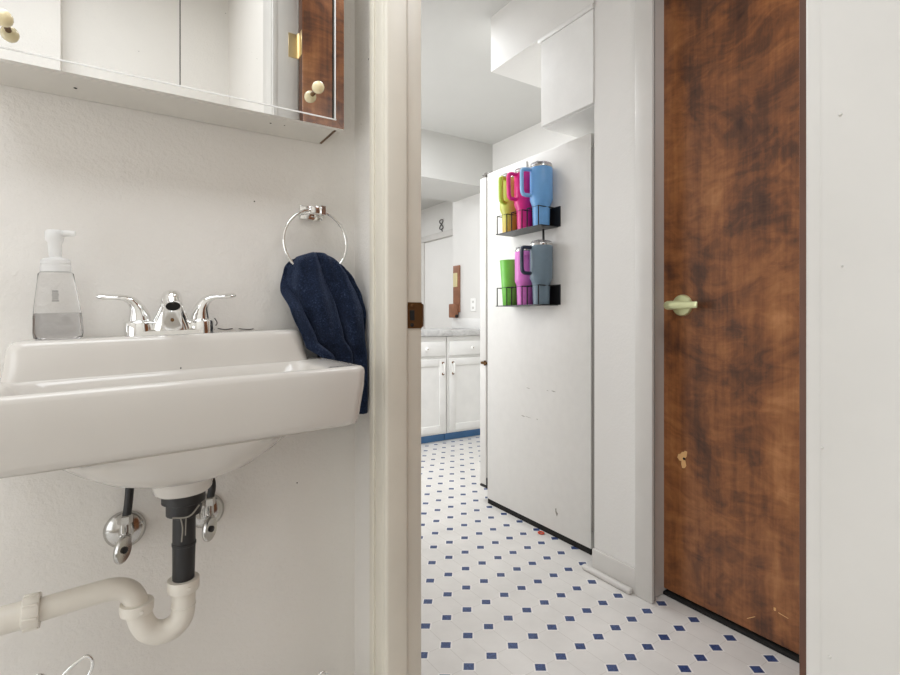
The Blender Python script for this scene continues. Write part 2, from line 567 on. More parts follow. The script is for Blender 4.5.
# bathroom door, open into the hall
bm = B()
box(bm, 0.5585, 1.29, 0.2005, 0.2405, 0.012, 2.215, 0.0015, 1)
d2 = struct('door_2', bm, M['wood_plain'], 'brown stained bathroom door standing open into the hall, its edge in view', 'door')
bm = B()
box(bm, 0.5572, 0.5586, 0.2005, 0.2392, 0.012, 2.215)
de = obj('door_edge', bm, M['dark_wood'], d2)
de['label'] = 'dark stained hinge edge'
for z in (1.985, 0.2):
    bm = B()
    box(bm, 0.556, 0.5592, 0.196, 0.2385, z - 0.045, z + 0.045, 0.0006, 1)
    box(bm, 0.520, 0.557, 0.1915, 0.1945, z - 0.045, z + 0.045, 0.0006, 1)
    tube(bm, [(0.5575, 0.198, z - 0.047), (0.5575, 0.198, z + 0.047)], 0.0055, 12)
    for dz in (-.03, 0, .03):
        lathe(bm, [(0.004, 0.1944), (0.0035, 0.1955)], (0.54, 0, z + dz), 'Y', 10)
    obj('hinge', bm, M['brass'], d2)

# brown closet door in the hall
DX = 1.592
bm = B()
box(bm, DX, DX + 0.035, DR + 0.02, DL - 0.004, 0.022, 2.14, 0.0015, 1)
d1 = struct('door_1', bm, M['wood'], 'brown figured wooden flush door at the end of the hall', 'door')
# lever handle
hy, hz = 1.037, 1.006
bm = B()
lathe(bm, [(0.036, DX - 0.0005), (0.036, DX - 0.006), (0.033, DX - 0.011), (0.014, DX - 0.013)], (0, hy, hz), 'X', 32)
ho = obj('door_handle', bm, M['pale_brass'], d1)
bm = B()
lathe(bm, [(0.0115, DX - 0.011), (0.0115, DX - 0.044)], (0, hy, hz), 'X', 20)
obj('spindle', bm, M['pale_brass'], ho)
bm = B()
LX = DX - 0.044
rg = []
for (y, hh, th) in ((hy + 0.041, 0.004, 0.003), (hy + 0.038, 0.0095, 0.005), (hy + 0.03, 0.0125, 0.007), (hy + 0.012, 0.0132, 0.0085), (hy - 0.012, 0.0118, 0.0085),
                    (hy - 0.03, 0.0098, 0.006), (hy - 0.05, 0.0094, 0.005), (hy - 0.076, 0.0094, 0.0045), (hy - 0.078, 0.008, 0.003)):
    rg.append([Vector((LX + th * math.cos(2 * PI * i / 16), y, hz + 1.15 * hh * math.sin(2 * PI * i / 16))) for i in range(16)])
loft(bm, rg)
obj('lever', bm, M['pale_brass'], ho)
# bare patch with a nail hole, and pale scratches
bm = B()
pp = []
for i in range(18):
    a = 2 * PI * i / 18
    rr = 0.0145 * (1 + 0.35 * math.sin(3 * a + 1) + 0.2 * math.cos(5 * a))
    pp.append((rr * math.cos(a) * 0.95, rr * math.sin(a) * 1.9 + 0.004))
loft(bm, [[Vector((DX - 0.0009, 1.037 + x, 0.485 + z)) for x, z in pp], [Vector((DX + 0.001, 1.037 + x, 0.485 + z)) for x, z in pp]])
w_ = obj('bare_patch', bm, M['bare_wood'], d1, smooth=False)
w_['label'] = 'pale bare splintered patch'
bm = B()
lathe(bm, [(0.0045, DX - 0.0018), (0.0045, DX)], (0, 1.032, 0.49), 'X', 10)
obj('nail_hole', bm, M['void'], w_)
bm = B()
for (ya, za, yb, zb, w) in ((0.7475, .124, .747, .116, .0032), (0.738, .114, .712, .110, .0011), (0.826, .054, .803, .071, .0010)):
    tube(bm, [(DX - 0.0002, ya, za), (DX - 0.0002, yb, zb)], w, 6)
obj('scratch', bm, M['bare_wood'], d1)
bm = B()
box(bm, DX - 0.005, DX + 0.06, DR, DL, 0.0, 0.012, 0.003, 2)
struct('door_gap_shade', bm, M['void'], 'black strip standing in for the shaded gap under the brown hall door', 'door trim')  # black strip paints the shade in the gap under the door
# casing and jamb of the brown door
bm = B()
box(bm, HW - 0.017, HW, 1.088, 1.158, 0, 2.1645, 0.004, 2)
box(bm, HW - 0.017, HW, DR - 0.07, DR - 0.002, 0, 2.1645, 0.004, 2)
box(bm, HW - 0.017, HW, DR - 0.07, 1.158, 2.165, 2.24, 0.004, 2)
t4 = struct('trim_4', bm, M['trim'], 'white casing around the brown hall door', 'door trim')
bm = B()
box(bm, HW - 0.004, HW + 0.11, 1.109, 1.117, 0, 2.16, 0.002, 1)
box(bm, HW - 0.004, HW + 0.02, 1.098, 1.110, 0, 2.16, 0.002, 1)
box(bm, HW - 0.012, HW + 0.11, DR, DR + 0.012, 0, 2.16, 0.002, 1)
box(bm, HW - 0.012, HW + 0.11, DR, DL - 0.006, 2.146, 2.16, 0.002, 1)
obj('jamb', bm, M['trim'], t4)
bm = B()
box(bm, HW - 0.0060, HW - 0.0035, 1.0865, 1.1005, 0.01, 2.15)
obj('gap_line', bm, M['gasket'], t4)
# baseboards
bm = B()
box(bm, HW - 0.012, HW, 1.158, 1.356, 0, 0.088, 0.004, 2)
b1 = struct('baseboard_hall', bm, M['trim'], 'white baseboard with rounded shoe between the refrigerator and brown door', 'baseboard')
bm = B()
box(bm, HW - 0.034, HW - 0.011, 1.166, 1.39, 0, 0.02, 0.008, 3)
obj('shoe_molding', bm, M['trim'], b1)
bm = B()
box(bm, -1.5, 0.48, 1.178, 1.19, 0, 0.085, 0.004, 2)
struct('baseboard_left', bm, M['trim_warm'], 'painted baseboard along the sink wall', 'baseboard')

# white door in the far room
bm = B()
box(bm, 3.385, 3.40, 4.55, 5.93, 0.01, 1.975, 0.002, 1)
d3 = struct('door_3', bm, M['wall'], 'white flush door in the far room beyond the counter', 'door')
bm = B()
box(bm, 3.36, 3.40, 5.93, 6.0, 0, 2.01, 0.004, 2)
box(bm, 3.35, 3.40, 4.4, 6.0, 1.975, 2.05, 0.004, 2)
obj('door_frame', bm, M['trim'], d3)

# ================================================================== BATHROOM
# ---- sink (slightly out of level, as it hangs)
TILT = -R(1.9)
SC = Vector((0.086, 1.03, 0.90))
def tilt(o):
    """turn a built top-level object about the sink's middle, in the plane of the wall"""
    m = Matrix.Translation(SC) @ Matrix.Rotation(TILT, 4, 'Y') @ Matrix.Translation(-SC)
    o.matrix_world = m @ Matrix.Translation(o.location)
    return o

sink = thing('sink', 'white wall-hung ceramic bathroom sink with raised back ledge', 'sink', (0.086, 1.188, 0.66))
bm = B()
cx, cy, a, b = 0.084, 1.027, 0.290, 0.161
rings = [
    rrect(0.084, 1.01, 0.026, 0.026, 0.0255, 0.742),
    rrect(0.084, 1.005, 0.10, 0.045, 0.044, 0.750),
    rrect(0.084, 1.00, 0.15, 0.065, 0.06, 0.768),
    rrect(0.084, 0.992, 0.205, 0.078, 0.05, 0.82),
    rrect(0.084, 0.990, 0.228, 0.086, 0.04, 0.850),
    rrect(0.084, 0.990, 0.234, 0.090, 0.036, 0.859),
    rrect(0.084, 0.990, 0.241, 0.094, 0.036, 0.8635),
    rrect(cx, cy, a - 0.011, b - 0.010, 0.022, 0.8665),
    rrect(cx, cy, a - 0.0045, b - 0.004, 0.021, 0.865),
    rrect(cx, cy, a - 0.001, b - 0.001, 0.02, 0.861),
    rrect(cx, cy, a, b, 0.02, 0.855),
    rrect(cx, cy, a - 0.002, b - 0.001, 0.02, 0.83),
    rrect(cx, cy, a - 0.012, b - 0.006, 0.02, 0.772),
    rrect(cx, cy, a - 0.015, b - 0.009, 0.02, 0.763),
    rrect(cx, cy, a - 0.022, b - 0.016, 0.02, 0.759),
    rrect(0.084, 1.02, 0.205, 0.140, 0.12, 0.757),
    rrect(0.082, 1.015, 0.180, 0.130, 0.128, 0.742),
    rrect(0.081, 1.01, 0.150, 0.116, 0.114, 0.722),
    rrect(0.081, 1.01, 0.118, 0.100, 0.098, 0.703),
    rrect(0.081, 1.012, 0.088, 0.082, 0.081, 0.692),
    rrect(0.081, 1.015, 0.060, 0.059, 0.0585, 0.685),
    rrect(0.081, 1.015, 0.052, 0.051, 0.0505, 0.681),
    rrect(0.081, 1.015, 0.0485, 0.048, 0.0475, 0.674),
    rrect(0.081, 1.015, 0.0465, 0.046, 0.0455, 0.662),
    rrect(0.081, 1.015, 0.043, 0.043, 0.0425, 0.658),
    rrect(0.081, 1.015, 0.037, 0.037, 0.0365, 0.6565),
]
loft(bm, rings)
obj('basin', bm, M['sink'], sink, angle=60)
bm = B()
lx, ly, la, lb = 0.083, 1.140, 0.251, 0.049
loft(bm, [rrect(lx, ly - 0.003, la + 0.012, lb + 0.001, 0.03, 0.853),
          rrect(lx, ly - 0.002, la + 0.006, lb, 0.03, 0.866),
          rrect(lx, ly, la + 0.002, lb - 0.001, 0.03, 0.882),
          rrect(lx, ly, la - 0.002, lb - 0.003, 0.029, 0.914),
          rrect(lx, ly, la - 0.006, lb - 0.006, 0.027, 0.924),
          rrect(lx, ly, la - 0.012, lb - 0.010, 0.023, 0.9285),
          rrect(lx, ly, la - 0.021, lb - 0.017, 0.015, 0.9302)])
obj('back_ledge', bm, M['sink'], sink, angle=60)
bm = B()
lathe(bm, [(0.024, 0.7445), (0.024, 0.747), (0.018, 0.7475), (0.015, 0.745)], (0.084, 1.01, 0), 'Z', 24)
obj('drain_ring', bm, M['chrome'], sink)
bm = B()
bmesh.ops.create_uvsphere(bm, u_segments=8, v_segments=6, radius=0.0016, matrix=Matrix.Translation((0.090, 1.0815, 0.868)) )
obj('chip', bm, M['ink'], sink)
tilt(sink)

# ---- faucet
fz = 0.9302
fc = thing('faucet', 'chrome two-handle faucet on the sink ledge', 'faucet', (0.081, 1.14, fz))
bm = B()
loft(bm, [rrect(0.0805, 1.14, 0.078, 0.026, 0.0255, fz + 0.0002), rrect(0.0805, 1.14, 0.078, 0.026, 0.0255, fz + 0.008),
          rrect(0.0805, 1.14, 0.075, 0.023, 0.0225, fz + 0.011)])
obj('base_plate', bm, M['chrome'], fc)
for sgn in (-1, 1):
    hx = 0.0805 + sgn * 0.0515
    bm = B()
    lathe(bm, [(0.0275, fz + 0.008), (0.0270, fz + 0.024), (0.0245, fz + 0.0275), (0.0215, fz + 0.0285)], (hx, 1.14, 0), 'Z', 32)
    obj('escutcheon', bm, M['chrome'], fc)
    bm = B()
    pts = [(hx, 1.14, fz + 0.028), (hx + sgn * 0.001, 1.139, fz + 0.040), (hx + sgn * 0.005, 1.137, fz + 0.054), (hx + sgn * 0.013, 1.134, fz + 0.066),
           (hx + sgn * 0.026, 1.131, fz + 0.0725), (hx + sgn * 0.042, 1.129, fz + 0.0735), (hx + sgn * 0.058, 1.128, fz + 0.0745), (hx + sgn * 0.067, 1.127, fz + 0.0755)]
    fl = [(0.020, 0.020), (0.0175, 0.0175), (0.0148, 0.0125), (0.0128, 0.009), (0.0115, 0.0056), (0.0115, 0.0046), (0.0105, 0.0056), (0.005, 0.0025)]
    P = smooth_path(pts, 5)
    F = []
    for i in range(len(P)):
        t = i / 5
        k = min(int(t), len(fl) - 2)
        q = t - k
        F.append((fl[k][0] * (1 - q) + fl[k + 1][0] * q, fl[k][1] * (1 - q) + fl[k + 1][1] * q))
    tube(bm, P, 0, 18, flat=F, up=Vector((0, 0.02, 1)) if False else Vector((sgn, 0, 0.001)))
    obj('lever_handle', bm, M['chrome'], fc)
bm = B()
sp_r = []
for (y, z, w, d) in ((1.134, 0.0085, 0.0385, 0.0265), (1.132, 0.018, 0.0350, 0.0260), (1.128, 0.030, 0.0300, 0.0255), (1.123, 0.042, 0.0252, 0.0255), (1.117, 0.052, 0.0212, 0.0265),
                     (1.109, 0.059, 0.0188, 0.0300), (1.101, 0.066, 0.0182, 0.0330), (1.099, 0.073, 0.0172, 0.0310), (1.099, 0.079, 0.0145, 0.0260), (1.100, 0.0835, 0.0100, 0.0180), (1.100, 0.0855, 0.0040, 0.0080)):
    sp_r.append([Vector((0.0805 + w * math.cos(2 * PI * i / 28), y + d * math.sin(2 * PI * i / 28), fz + z)) for i in range(28)])
loft(bm, sp_r)
so = obj('spout', bm, M['chrome'], fc, angle=60)
def nozzle(prof, mat, name):
    bm = B()
    lathe(bm, prof, (0, 0, 0), 'Z', 26)
    bmesh.ops.transform(bm, verts=bm.verts, matrix=Matrix.Translation((0.0805, 1.084, fz + 0.066)) @ Matrix.Rotation(R(-38), 4, 'X'))
    return obj(name, bm, mat, so)
nozzle([(0.0150, 0.008), (0.0158, -0.004), (0.0150, -0.0145), (0.0125, -0.0155)], M['chrome'], 'aerator')
nozzle([(0.0122, -0.0150), (0.0122, -0.0162)], M['void'], 'aerator_screen')
bm = B()
lathe(bm, [(0.0032, 1.1035), (0.0030, 1.1005)], (0.0805, 0, fz + 0.028), 'Y', 14)
obj('temperature_dot', bm, M['antique'], so)
tilt(fc)

# ---- soap dispenser
sx, sy, sz = -0.095, 1.135, 0.9304
soap = thing('soap_dispenser', 'clear foaming soap bottle half full, standing on the sink ledge', 'soap bottle', (sx, sy, sz))
bm = B()
oval = lambda r, z, k=0.86, n=36: [Vector((sx + r * math.cos(2 * PI * i / n), sy + r * k * math.sin(2 * PI * i / n), z)) for i in range(n)]
loft(bm, [oval(0.031, sz + 0.0004), oval(0.0350, sz + 0.003), oval(0.0362, sz + 0.012), oval(0.0352, sz + 0.038), oval(0.0318, sz + 0.068), oval(0.0272, sz + 0.100), oval(0.0255, sz + 0.115), oval(0.0225, sz + 0.1180)])
bo = obj('bottle', bm, M['clear'], soap, angle=60)
bm = B()
loft(bm, [oval(0.028, sz + 0.004), oval(0.0330, sz + 0.006), oval(0.0344, sz + 0.014), oval(0.0336, sz + 0.036), oval(0.0322, sz + 0.0460)])
lq = obj('liquid', bm, M['soap'], soap, angle=60)
lq['label'] = 'greyish liquid soap'
bm = B()
lathe(bm, [(0.0195, sz + 0.1165), (0.0222, sz + 0.1185), (0.0222, sz + 0.130), (0.0210, sz + 0.1315), (0.0218, sz + 0.1325), (0.0215, sz + 0.138), (0.018, sz + 0.1415), (0.010, sz + 0.144)], (sx, sy, 0), 'Z', 32)
obj('collar', bm, M['frost'], soap)
bm = B()
lathe(bm, [(0.0090, sz + 0.143), (0.0105, sz + 0.170), (0.0135, sz + 0.174), (0.0138, sz + 0.188), (0.0110, sz + 0.192)], (sx, sy, 0), 'Z', 24)
tube(bm, [(sx + 0.004, sy - 0.001, sz + 0.185), (sx + 0.018, sy - 0.004, sz + 0.187), (sx + 0.030, sy - 0.006, sz + 0.1865)], [0.0060, 0.0055, 0.0045], 14)
obj('pump', bm, M['frost'], soap)
bm = B()
for k in range(6):
    w = 0.0042 if k % 3 else 0.0050
    box(bm, sx - w, sx + w, sy - 0.0292 + k * 0.0006, sy - 0.0274 + k * 0.0006, sz + 0.066 + k * 0.0034, sz + 0.0674 + k * 0.0034)
obj('label_print', bm, M['ink'], soap, smooth=False)
tilt(soap)

# ---- drain pipe
dp = thing('drain_pipe', 'black tailpiece and white plastic trap under the sink', 'pipe', (0.089, 1.015, 0.50))
py = 1.015
bm = B()
lathe(bm, [(0.035, 0.657), (0.035, 0.640), (0.028, 0.637), (0.028, 0.618), (0.0195, 0.616)], (0.090, py, 0), 'Z', 28)
obj('flange_nut', bm, M['rubber'], dp)
bm = B()
tube(bm, [(0.091, py, 0.625), (0.0905, py, 0.56), (0.0895, py, 0.490)], [0.0185, 0.0185, 0.0175], 24)
for z in (0.615, 0.565):
    lathe(bm, [(0.0183, z + 0.003), (0.0196, z + 0.002), (0.0196, z - 0.002), (0.0183, z - 0.003)], (0.0906, py, 0), 'Z', 24, False, False)
tp = obj('tailpiece', bm, M['rubber'], dp)
bm = B()
tube(bm, smooth_path([(0.082, py - 0.020, 0.622), (0.0865, py - 0.0192, 0.600), (0.085, py - 0.0188, 0.575)], 4), 0.0012, 6)
tube(bm, smooth_path([(0.070, py - 0.030, 0.623), (0.095, py - 0.0345, 0.622), (0.112, py - 0.026, 0.636)], 4), 0.0014, 6)
tube(bm, smooth_path([(0.092, py - 0.0190, 0.617), (0.091, py - 0.0188, 0.585)], 4), 0.001, 6)
sm = obj('sealant_smear', bm, M['scuff'], tp)
def slip_nut(c, r, h, axis, name='slip_nut', lugs=0):
    bm = B()
    prof = [(r * 0.84, -h / 2 - 0.001), (r * 0.97, -h / 2), (r, -h / 2 + 0.002), (r * 1.02, h / 2 - 0.002), (r * 0.99, h / 2), (r * 0.86, h / 2)]
    lathe(bm, prof, (0, 0, 0), axis, 32)
    for k in range(lugs):
        a = 2 * PI * k / lugs
        q = (r * math.cos(a), r * math.sin(a))
        e = 0.0024
        box(bm, -h / 2 + 0.001, h / 2 - 0.001, q[0] - e, q[0] + e, q[1] - e, q[1] + e, 0.001, 1)
    if not lugs:
        lathe(bm, [(0.003, -r - 0.0012), (0.003, -r + 0.004)], (0.006, 0, 0), 'Y', 10)
    bmesh.ops.translate(bm, verts=bm.verts, vec=Vector(c))
    return obj(name, bm, M['pvc'], dp)
slip_nut((0.0895, py, 0.4935), 0.0255, 0.020, 'Z')
trap = [(0.0895, py, 0.488), (0.0895, py, 0.452), (0.0855, py, 0.434), (0.073, py, 0.4225), (0.056, py, 0.4195), (0.039, py, 0.427), (0.028, py, 0.443), (0.0225, py, 0.462), (0.0205, py, 0.480)]
bm = B()
tube(bm, smooth_path(trap, 5), 0.0192, 24)
lathe(bm, [(0.0190, 0.459), (0.0203, 0.457), (0.0190, 0.455)], (0.0895, py, 0), 'Z', 24, False, False)
obj('trap_bend', bm, M['pvc'], dp)
slip_nut((0.0195, py, 0.474), 0.0250, 0.017, 'Z')
bm = B()
tube(bm, smooth_path([(0.0200, py, 0.476), (0.016, py, 0.491), (0.005, py, 0.506), (-0.015, py, 0.5135), (-0.042, py, 0.513), (-0.085, py, 0.510), (-0.125, py, 0.507)], 5), 0.0176, 24)
obj('trap_arm', bm, M['pvc'], dp)
slip_nut((-0.119, py, 0.508), 0.0255, 0.021, 'X', 'union_nut', 8)
bm = B()
tube(bm, smooth_path([(-0.122, py, 0.507), (-0.30, py, 0.499), (-0.36, py + 0.02, 0.497), (-0.385, py + 0.06, 0.497), (-0.39, 1.186, 0.497)], 5), 0.0205, 24)
obj('wall_pipe', bm, M['pvc'], dp)

# ---- shutoff valves
def valve(x, z, yaw, top, label, group):
    t = thing('shutoff_valve', label, 'valve', (x, 1.19, z), group)
    bm = B()
    lathe(bm, [(0.036, 1.189), (0.0355, 1.186), (0.029, 1.179), (0.016, 1.175), (0.012, 1.174)], (x, 0, z), 'Y', 32)
    obj('escutcheon', bm, M['chrome_soft'], t)
    bm = B()
    tube(bm, [(x, 1.178, z), (x, 1.128, z)], 0.0105, 18)
    tube(bm, [(x, 1.145, z), (x, 1.145, z + 0.040)], [0.010, 0.009], 16)
    lathe(bm, [(0.0125, z + 0.026), (0.0125, z + 0.04), (0.010, z + 0.042)], (x, 1.145, 0), 'Z', 6)
    tube(bm, [(x, 1.13, z), (x + 0.004 * yaw, 1.108, z - 0.006)], 0.0065, 14)
    obj('valve_body', bm, M['chrome_soft'], t)
    # oval handle, turned
    bm = B()
    cc = Vector((x + 0.004 * yaw, 1.104, z - 0.008))
    a_ = Vector((0.30 * yaw, -0.15, -1)).normalized()
    nrm = Vector((0.62, -0.78, 0.05)).normalized()
    a_ = (a_ - nrm * a_.dot(nrm)).normalized()
    b_ = nrm.cross(a_)
    rr = []
    for (s_, h_) in ((0.55, 0.0045), (0.9, 0.005), (1.0, 0.002), (1.0, -0.002), (0.9, -0.005), (0.5, -0.006)):
        rr.append([cc + a_ * (0.0240 * s_ * math.cos(2 * PI * i / 24)) + b_ * (0.0155 * s_ * math.sin(2 * PI * i / 24)) + nrm * h_ for i in range(24)])
    loft(bm, rr)
    hd = obj('oval_handle', bm, M['chrome_soft'], t)
    bm = B()
    rr = []
    for (s_, h_) in ((1, 0.0046), (1, 0.0065), (.6, 0.0072)):
        rr.append([cc + a_ * (0.0062 * s_ * math.cos(2 * PI * i / 12)) + b_ * (0.0062 * s_ * math.sin(2 * PI * i / 12)) + nrm * h_ for i in range(12)])
    loft(bm, rr)
    obj('screw', bm, M['rubber'], hd)
    bm = B()
    tube(bm, smooth_path([(x + 0.002, 1.145, z + 0.036), (x + 0.006, 1.146, z + 0.07), (x + 0.004 + top, 1.150, z + 0.12), (x + top * 1.2, 1.152, 0.78)], 5), 0.0074, 16)
    obj('supply_hose', bm, M['rubber'], t)
    return t
valve(0.003, 0.549, -1, 0.004, 'chrome shutoff valve left of the black tailpiece', 'shutoff valves under the sink')
valve(0.147, 0.556, -1, -0.012, 'chrome shutoff valve partly hidden behind the black tailpiece', 'shutoff valves under the sink')

# ---- wire rack under the sink, only its looped ends reach into the view
wr = thing('wire_rack', 'chrome wire stand on the floor under the sink, looped ends showing', 'wire stand', (0.12, 1.05, 0))
def hoop(x, y, ztop, lean):
    bm = B()
    pts = [(x - 0.05 - lean, y, 0.004), (x - 0.03 - lean * 0.5, y, ztop * 0.6), (x - 0.022 - lean * 0.12, y, ztop - 0.035), (x - 0.004, y, ztop - 0.004), (x + 0.010, y, ztop - 0.003), (x + 0.014, y, ztop - 0.022),
           (x + 0.0, y, ztop - 0.06), (x - 0.012, y, ztop * 0.6), (x + 0.0 - lean * 0.4, y, 0.004)]
    tube(bm, smooth_path(pts, 6), 0.0032, 10)
    obj('wire_loop', bm, M['chrome'], wr)
hoop(-0.060, 1.10, 0.370, 0.12)
hoop(-0.125, 1.10, 0.361, 0.12)
hoop(0.365, 1.10, 0.186, 0.02)
bm = B()
for yy in (1.02, 1.10):
    tube(bm, [(-0.32, yy, 0.004), (0.36, yy, 0.004)], 0.0035, 10)
for xx in (-0.31, 0.0, 0.34):
    tube(bm, [(xx, 1.02, 0.0045), (xx, 1.10, 0.0045)], 0.0035, 10)
obj('base_frame', bm, M['chrome'], wr)

# ---- medicine cabinet
mc = thing('medicine_cabinet', 'mirrored medicine cabinet hung on the wall above the sink', 'cabinet', (0.11, 1.19, 1.372))
CL, CR, CB, CT, CF = -0.206, 0.403, 1.370, 2.02, 1.072
bm = B()
box(bm, CL + 0.004, CR - 0.006, CF, 1.189, CB + 0.003, CT, 0.0015, 1)
cbd = obj('body', bm, M['white_metal'], mc)
for (x, y, r) in ((-0.072, 1.133, 0.0028), (0.262, 1.115, 0.002), (0.29, 1.112, 0.0014)):
    bm = B()
    lathe(bm, [(r, CB + 0.0028), (r, CB + 0.0022)], (x, y, 0), 'Z', 10)
    obj('screw_hole', bm, M['void'], cbd)
bm = B()
box(bm, CR - 0.014, CR - 0.0095, 1.082, 1.180, CB + 0.0018, CB + 0.0032)
obj('end_seam', bm, M['antique'], cbd)
bm = B()
box(bm, CL + 0.01, CR - 0.02, 1.0735, 1.0752, CB + 0.0020, CB + 0.0032)
obj('front_seam', bm, M['void'], cbd)
# polished metal frame, mitred
bm = B()
fw = 0.0175
def prism_y(poly, y0, y1):
    loft(bm, [[Vector((x, y0, z)) for x, z in poly], [Vector((x, y1, z)) for x, z in poly]])
g = 0.0003
prism_y([(CL, CB), (CR, CB), (CR - fw - g, CB + fw - 0.0), (CL + fw, CB + fw)], 1.060, CF + 0.001)
prism_y([(CR, CB + g * 2), (CR, CT), (CR - fw, CT - fw), (CR - fw, CB + fw + g)], 1.060, CF + 0.001)
prism_y([(CL, CB), (CL + fw, CB + fw), (CL + fw, CT - fw), (CL, CT)], 1.060, CF + 0.001)
prism_y([(CL, CT), (CL + fw, CT - fw), (CR - fw, CT - fw), (CR, CT)], 1.060, CF + 0.001)
obj('frame', bm, M['mirror'], mc, angle=20)
bm = B()
box(bm, CR - fw - 0.0062, CR - fw - 0.0036, 1.0655, 1.072, CB + fw + 0.002, CT - fw)
obj('dark_reveal', bm, M['void'], mc)
bm = B()
box(bm, CL + fw, CR - fw, 1.0588, 1.0602, CB + fw - 0.0012, CB + fw + 0.0012)
box(bm, CR - fw - 0.0036, CR - fw - 0.0012, 1.0588, 1.0602, CB + fw, CT - fw)
obj('bright_edge', bm, M['white_plastic'], mc)
SEAM = 0.0885
for (x0, x1, kx) in ((CL + fw + 0.002, SEAM - 0.0009, -0.156), (SEAM + 0.0009, CR - fw - 0.0065, 0.3395)):
    bm = B()
    box(bm, x0, x1, 1.066, 1.071, CB + fw + 0.001, CT - fw - 0.002)
    md = obj('mirror_door', bm, M['mirror'], mc, smooth=False)
    kz = 1.438 if kx > 0 else 1.425
    bm = B()
    lathe(bm, [(0.0045, 1.0665), (0.0045, 1.052)], (kx, 0, kz), 'Y', 14)
    kb = obj('knob_stem', bm, M['antique'], md)
    bm = B()
    lathe(bm, [(0.004, 1.0535), (0.0085, 1.0505), (0.0118, 1.0445), (0.0124, 1.0385), (0.0105, 1.0315), (0.006, 1.0278), (0.001, 1.0268)], (kx, 0, kz), 'Y', 26)
    obj('knob', bm, M['cream'], md, angle=70)
bm = B()
box(bm, SEAM - 0.0009, SEAM + 0.0009, 1.0668, 1.0715, CB + fw + 0.001, CT - fw - 0.002)
obj('door_seam', bm, M['void'], mc)

# ---- towel ring and towel
tr_ = thing('towel_ring', 'chrome towel ring on a square mount beside the sink', 'towel ring', (0.368, 1.19, 1.205))
bm = B()
box(bm, 0.342, 0.396, 1.178, 1.1895, 1.190, 1.222, 0.003, 2)
mt = obj('mount', bm, M['chrome'], tr_)
bm = B()
box(bm, 0.357, 0.384, 1.141, 1.180, 1.199, 1.2155, 0.003, 2)
box(bm, 0.378, 0.392, 1.139, 1.160, 1.1955, 1.219, 0.002, 1)
obj('post', bm, M['chrome'], mt)
RC = Vector((0.370, 1.147, 1.134))
RR = 0.0735
bm = B()
ta = R(9)
pts = []
for i in range(64):
    a = 2 * PI * i / 64
    pts.append(RC + Vector((RR * math.cos(a) * 1.0, RR * 0.06 * math.cos(a), RR * math.sin(a))))
tube(bm, pts, 0.0036, 12, closed=True)
obj('ring', bm, M['chrome'], tr_)

def lerp_tab(tab, t):
    for (t0, v0), (t1, v1) in zip(tab[:-1], tab[1:]):
        if t <= t1:
            q = (t - t0) / (t1 - t0)
            q = q * q * (3 - 2 * q) * 0.5 + q * 0.5
            return v0 + (v1 - v0) * q
    return tab[-1][1]
bm = B()
NS, NT_ = 72, 90
grid = []
# t in -1..0 back layer (short), 0..1 front layer
def towel_pt(s, t):
    front = t >= 0
    tt = abs(t)
    if front:
        zt = 1.108 - 0.020 * (2 * s - 1) ** 4 - 0.004 * math.sin(9 * s)
        zb = 0.735 + 0.012 * s
        z = zt + (zb - zt) * tt
        left = lerp_tab([(0, 0.312), (0.05, 0.300), (0.2, 0.287), (0.31, 0.296), (0.53, 0.328), (0.62, 0.372), (1, 0.379)], tt)
        right = lerp_tab([(0, 0.424), (0.04, 0.434), (0.11, 0.450), (0.22, 0.466), (0.33, 0.4735), (1, 0.4735)], tt)
    else:
        zt = 1.108 - 0.020 * (2 * s - 1) ** 4 - 0.004 * math.sin(9 * s)
        zb = 0.78
        z = zt + (zb - zt) * tt
        left = lerp_tab([(0, 0.312), (0.2, 0.312), (0.5, 0.352), (0.62, 0.376), (1, 0.384)], tt)
        right = lerp_tab([(0, 0.428), (0.1, 0.455), (0.2, 0.474), (1, 0.475)], tt)
    u = left + (right - left) * s
    amp = 0.006 + 0.015 * min(1, tt * 2.2)
    ph = 2 * PI * (2.7 * s - 0.55 * tt + 0.12) + 0.5 * math.sin(5 * s + 3 * tt)
    fold = amp * (abs(math.cos(ph * 0.5)) ** 0.8 * 1.8 - 0.9)
    fold += 0.003 * math.sin(2 * PI * (5.1 * s + 0.9 * tt))
    sm_ = lambda q: max(0, min(1, q)) ** 2 * (3 - 2 * max(0, min(1, q)))
    infront = max(sm_((s - 0.05) / 0.15), sm_((tt - 0.10) / 0.22)) if front else 1
    fold *= infront
    if front:
        base = 1.147 + 0.011 * (1 - infront) + (-0.018 - 0.026 * min(1, tt * 3)) * infront
    else:
        base = 1.147 + 0.013 + 0.003 * min(1, tt * 3)
    if tt < 0.05:
        k = tt / 0.05
        base = 1.147 + (base - 1.147) * math.sin(k * PI / 2)
        z -= 0 if k > 1 else 0.0
    y = base - fold * (1.0 if front else 0.35)
    y = min(y, 1.176)
    # gather folds also shift sideways a little
    u += 0.003 * math.sin(ph) * min(1, tt * 3) * (1 if 0.06 < s < 0.94 else 0.3)
    u = min(u, 0.4745)
    return Vector((u, y, z))
ts = [-1 + i * 0.06 for i in range(17)] + [(i / NT_) for i in range(NT_ + 1)]
ts = sorted(set(round(x, 4) for x in ts))
for t in ts:
    grid.append([bm.verts.new(towel_pt(i / NS, t)) for i in range(NS + 1)])
for a_, b_ in zip(grid[:-1], grid[1:]):
    for i in range(NS):
        bm.faces.new((a_[i], a_[i + 1], b_[i + 1], b_[i]))
tw = obj('hand_towel', bm, M['towel'], loc=(0.40, 1.147, 1.06), angle=180)
md_ = tw.modifiers.new('thick', 'SOLIDIFY'); md_.thickness = 0.0055; md_.offset = 0
md2 = tw.modifiers.new('sub', 'SUBSURF'); md2.levels = 1; md2.render_levels = 1
tag(tw, 'dark navy terry hand towel hanging from the chrome ring', 'towel')

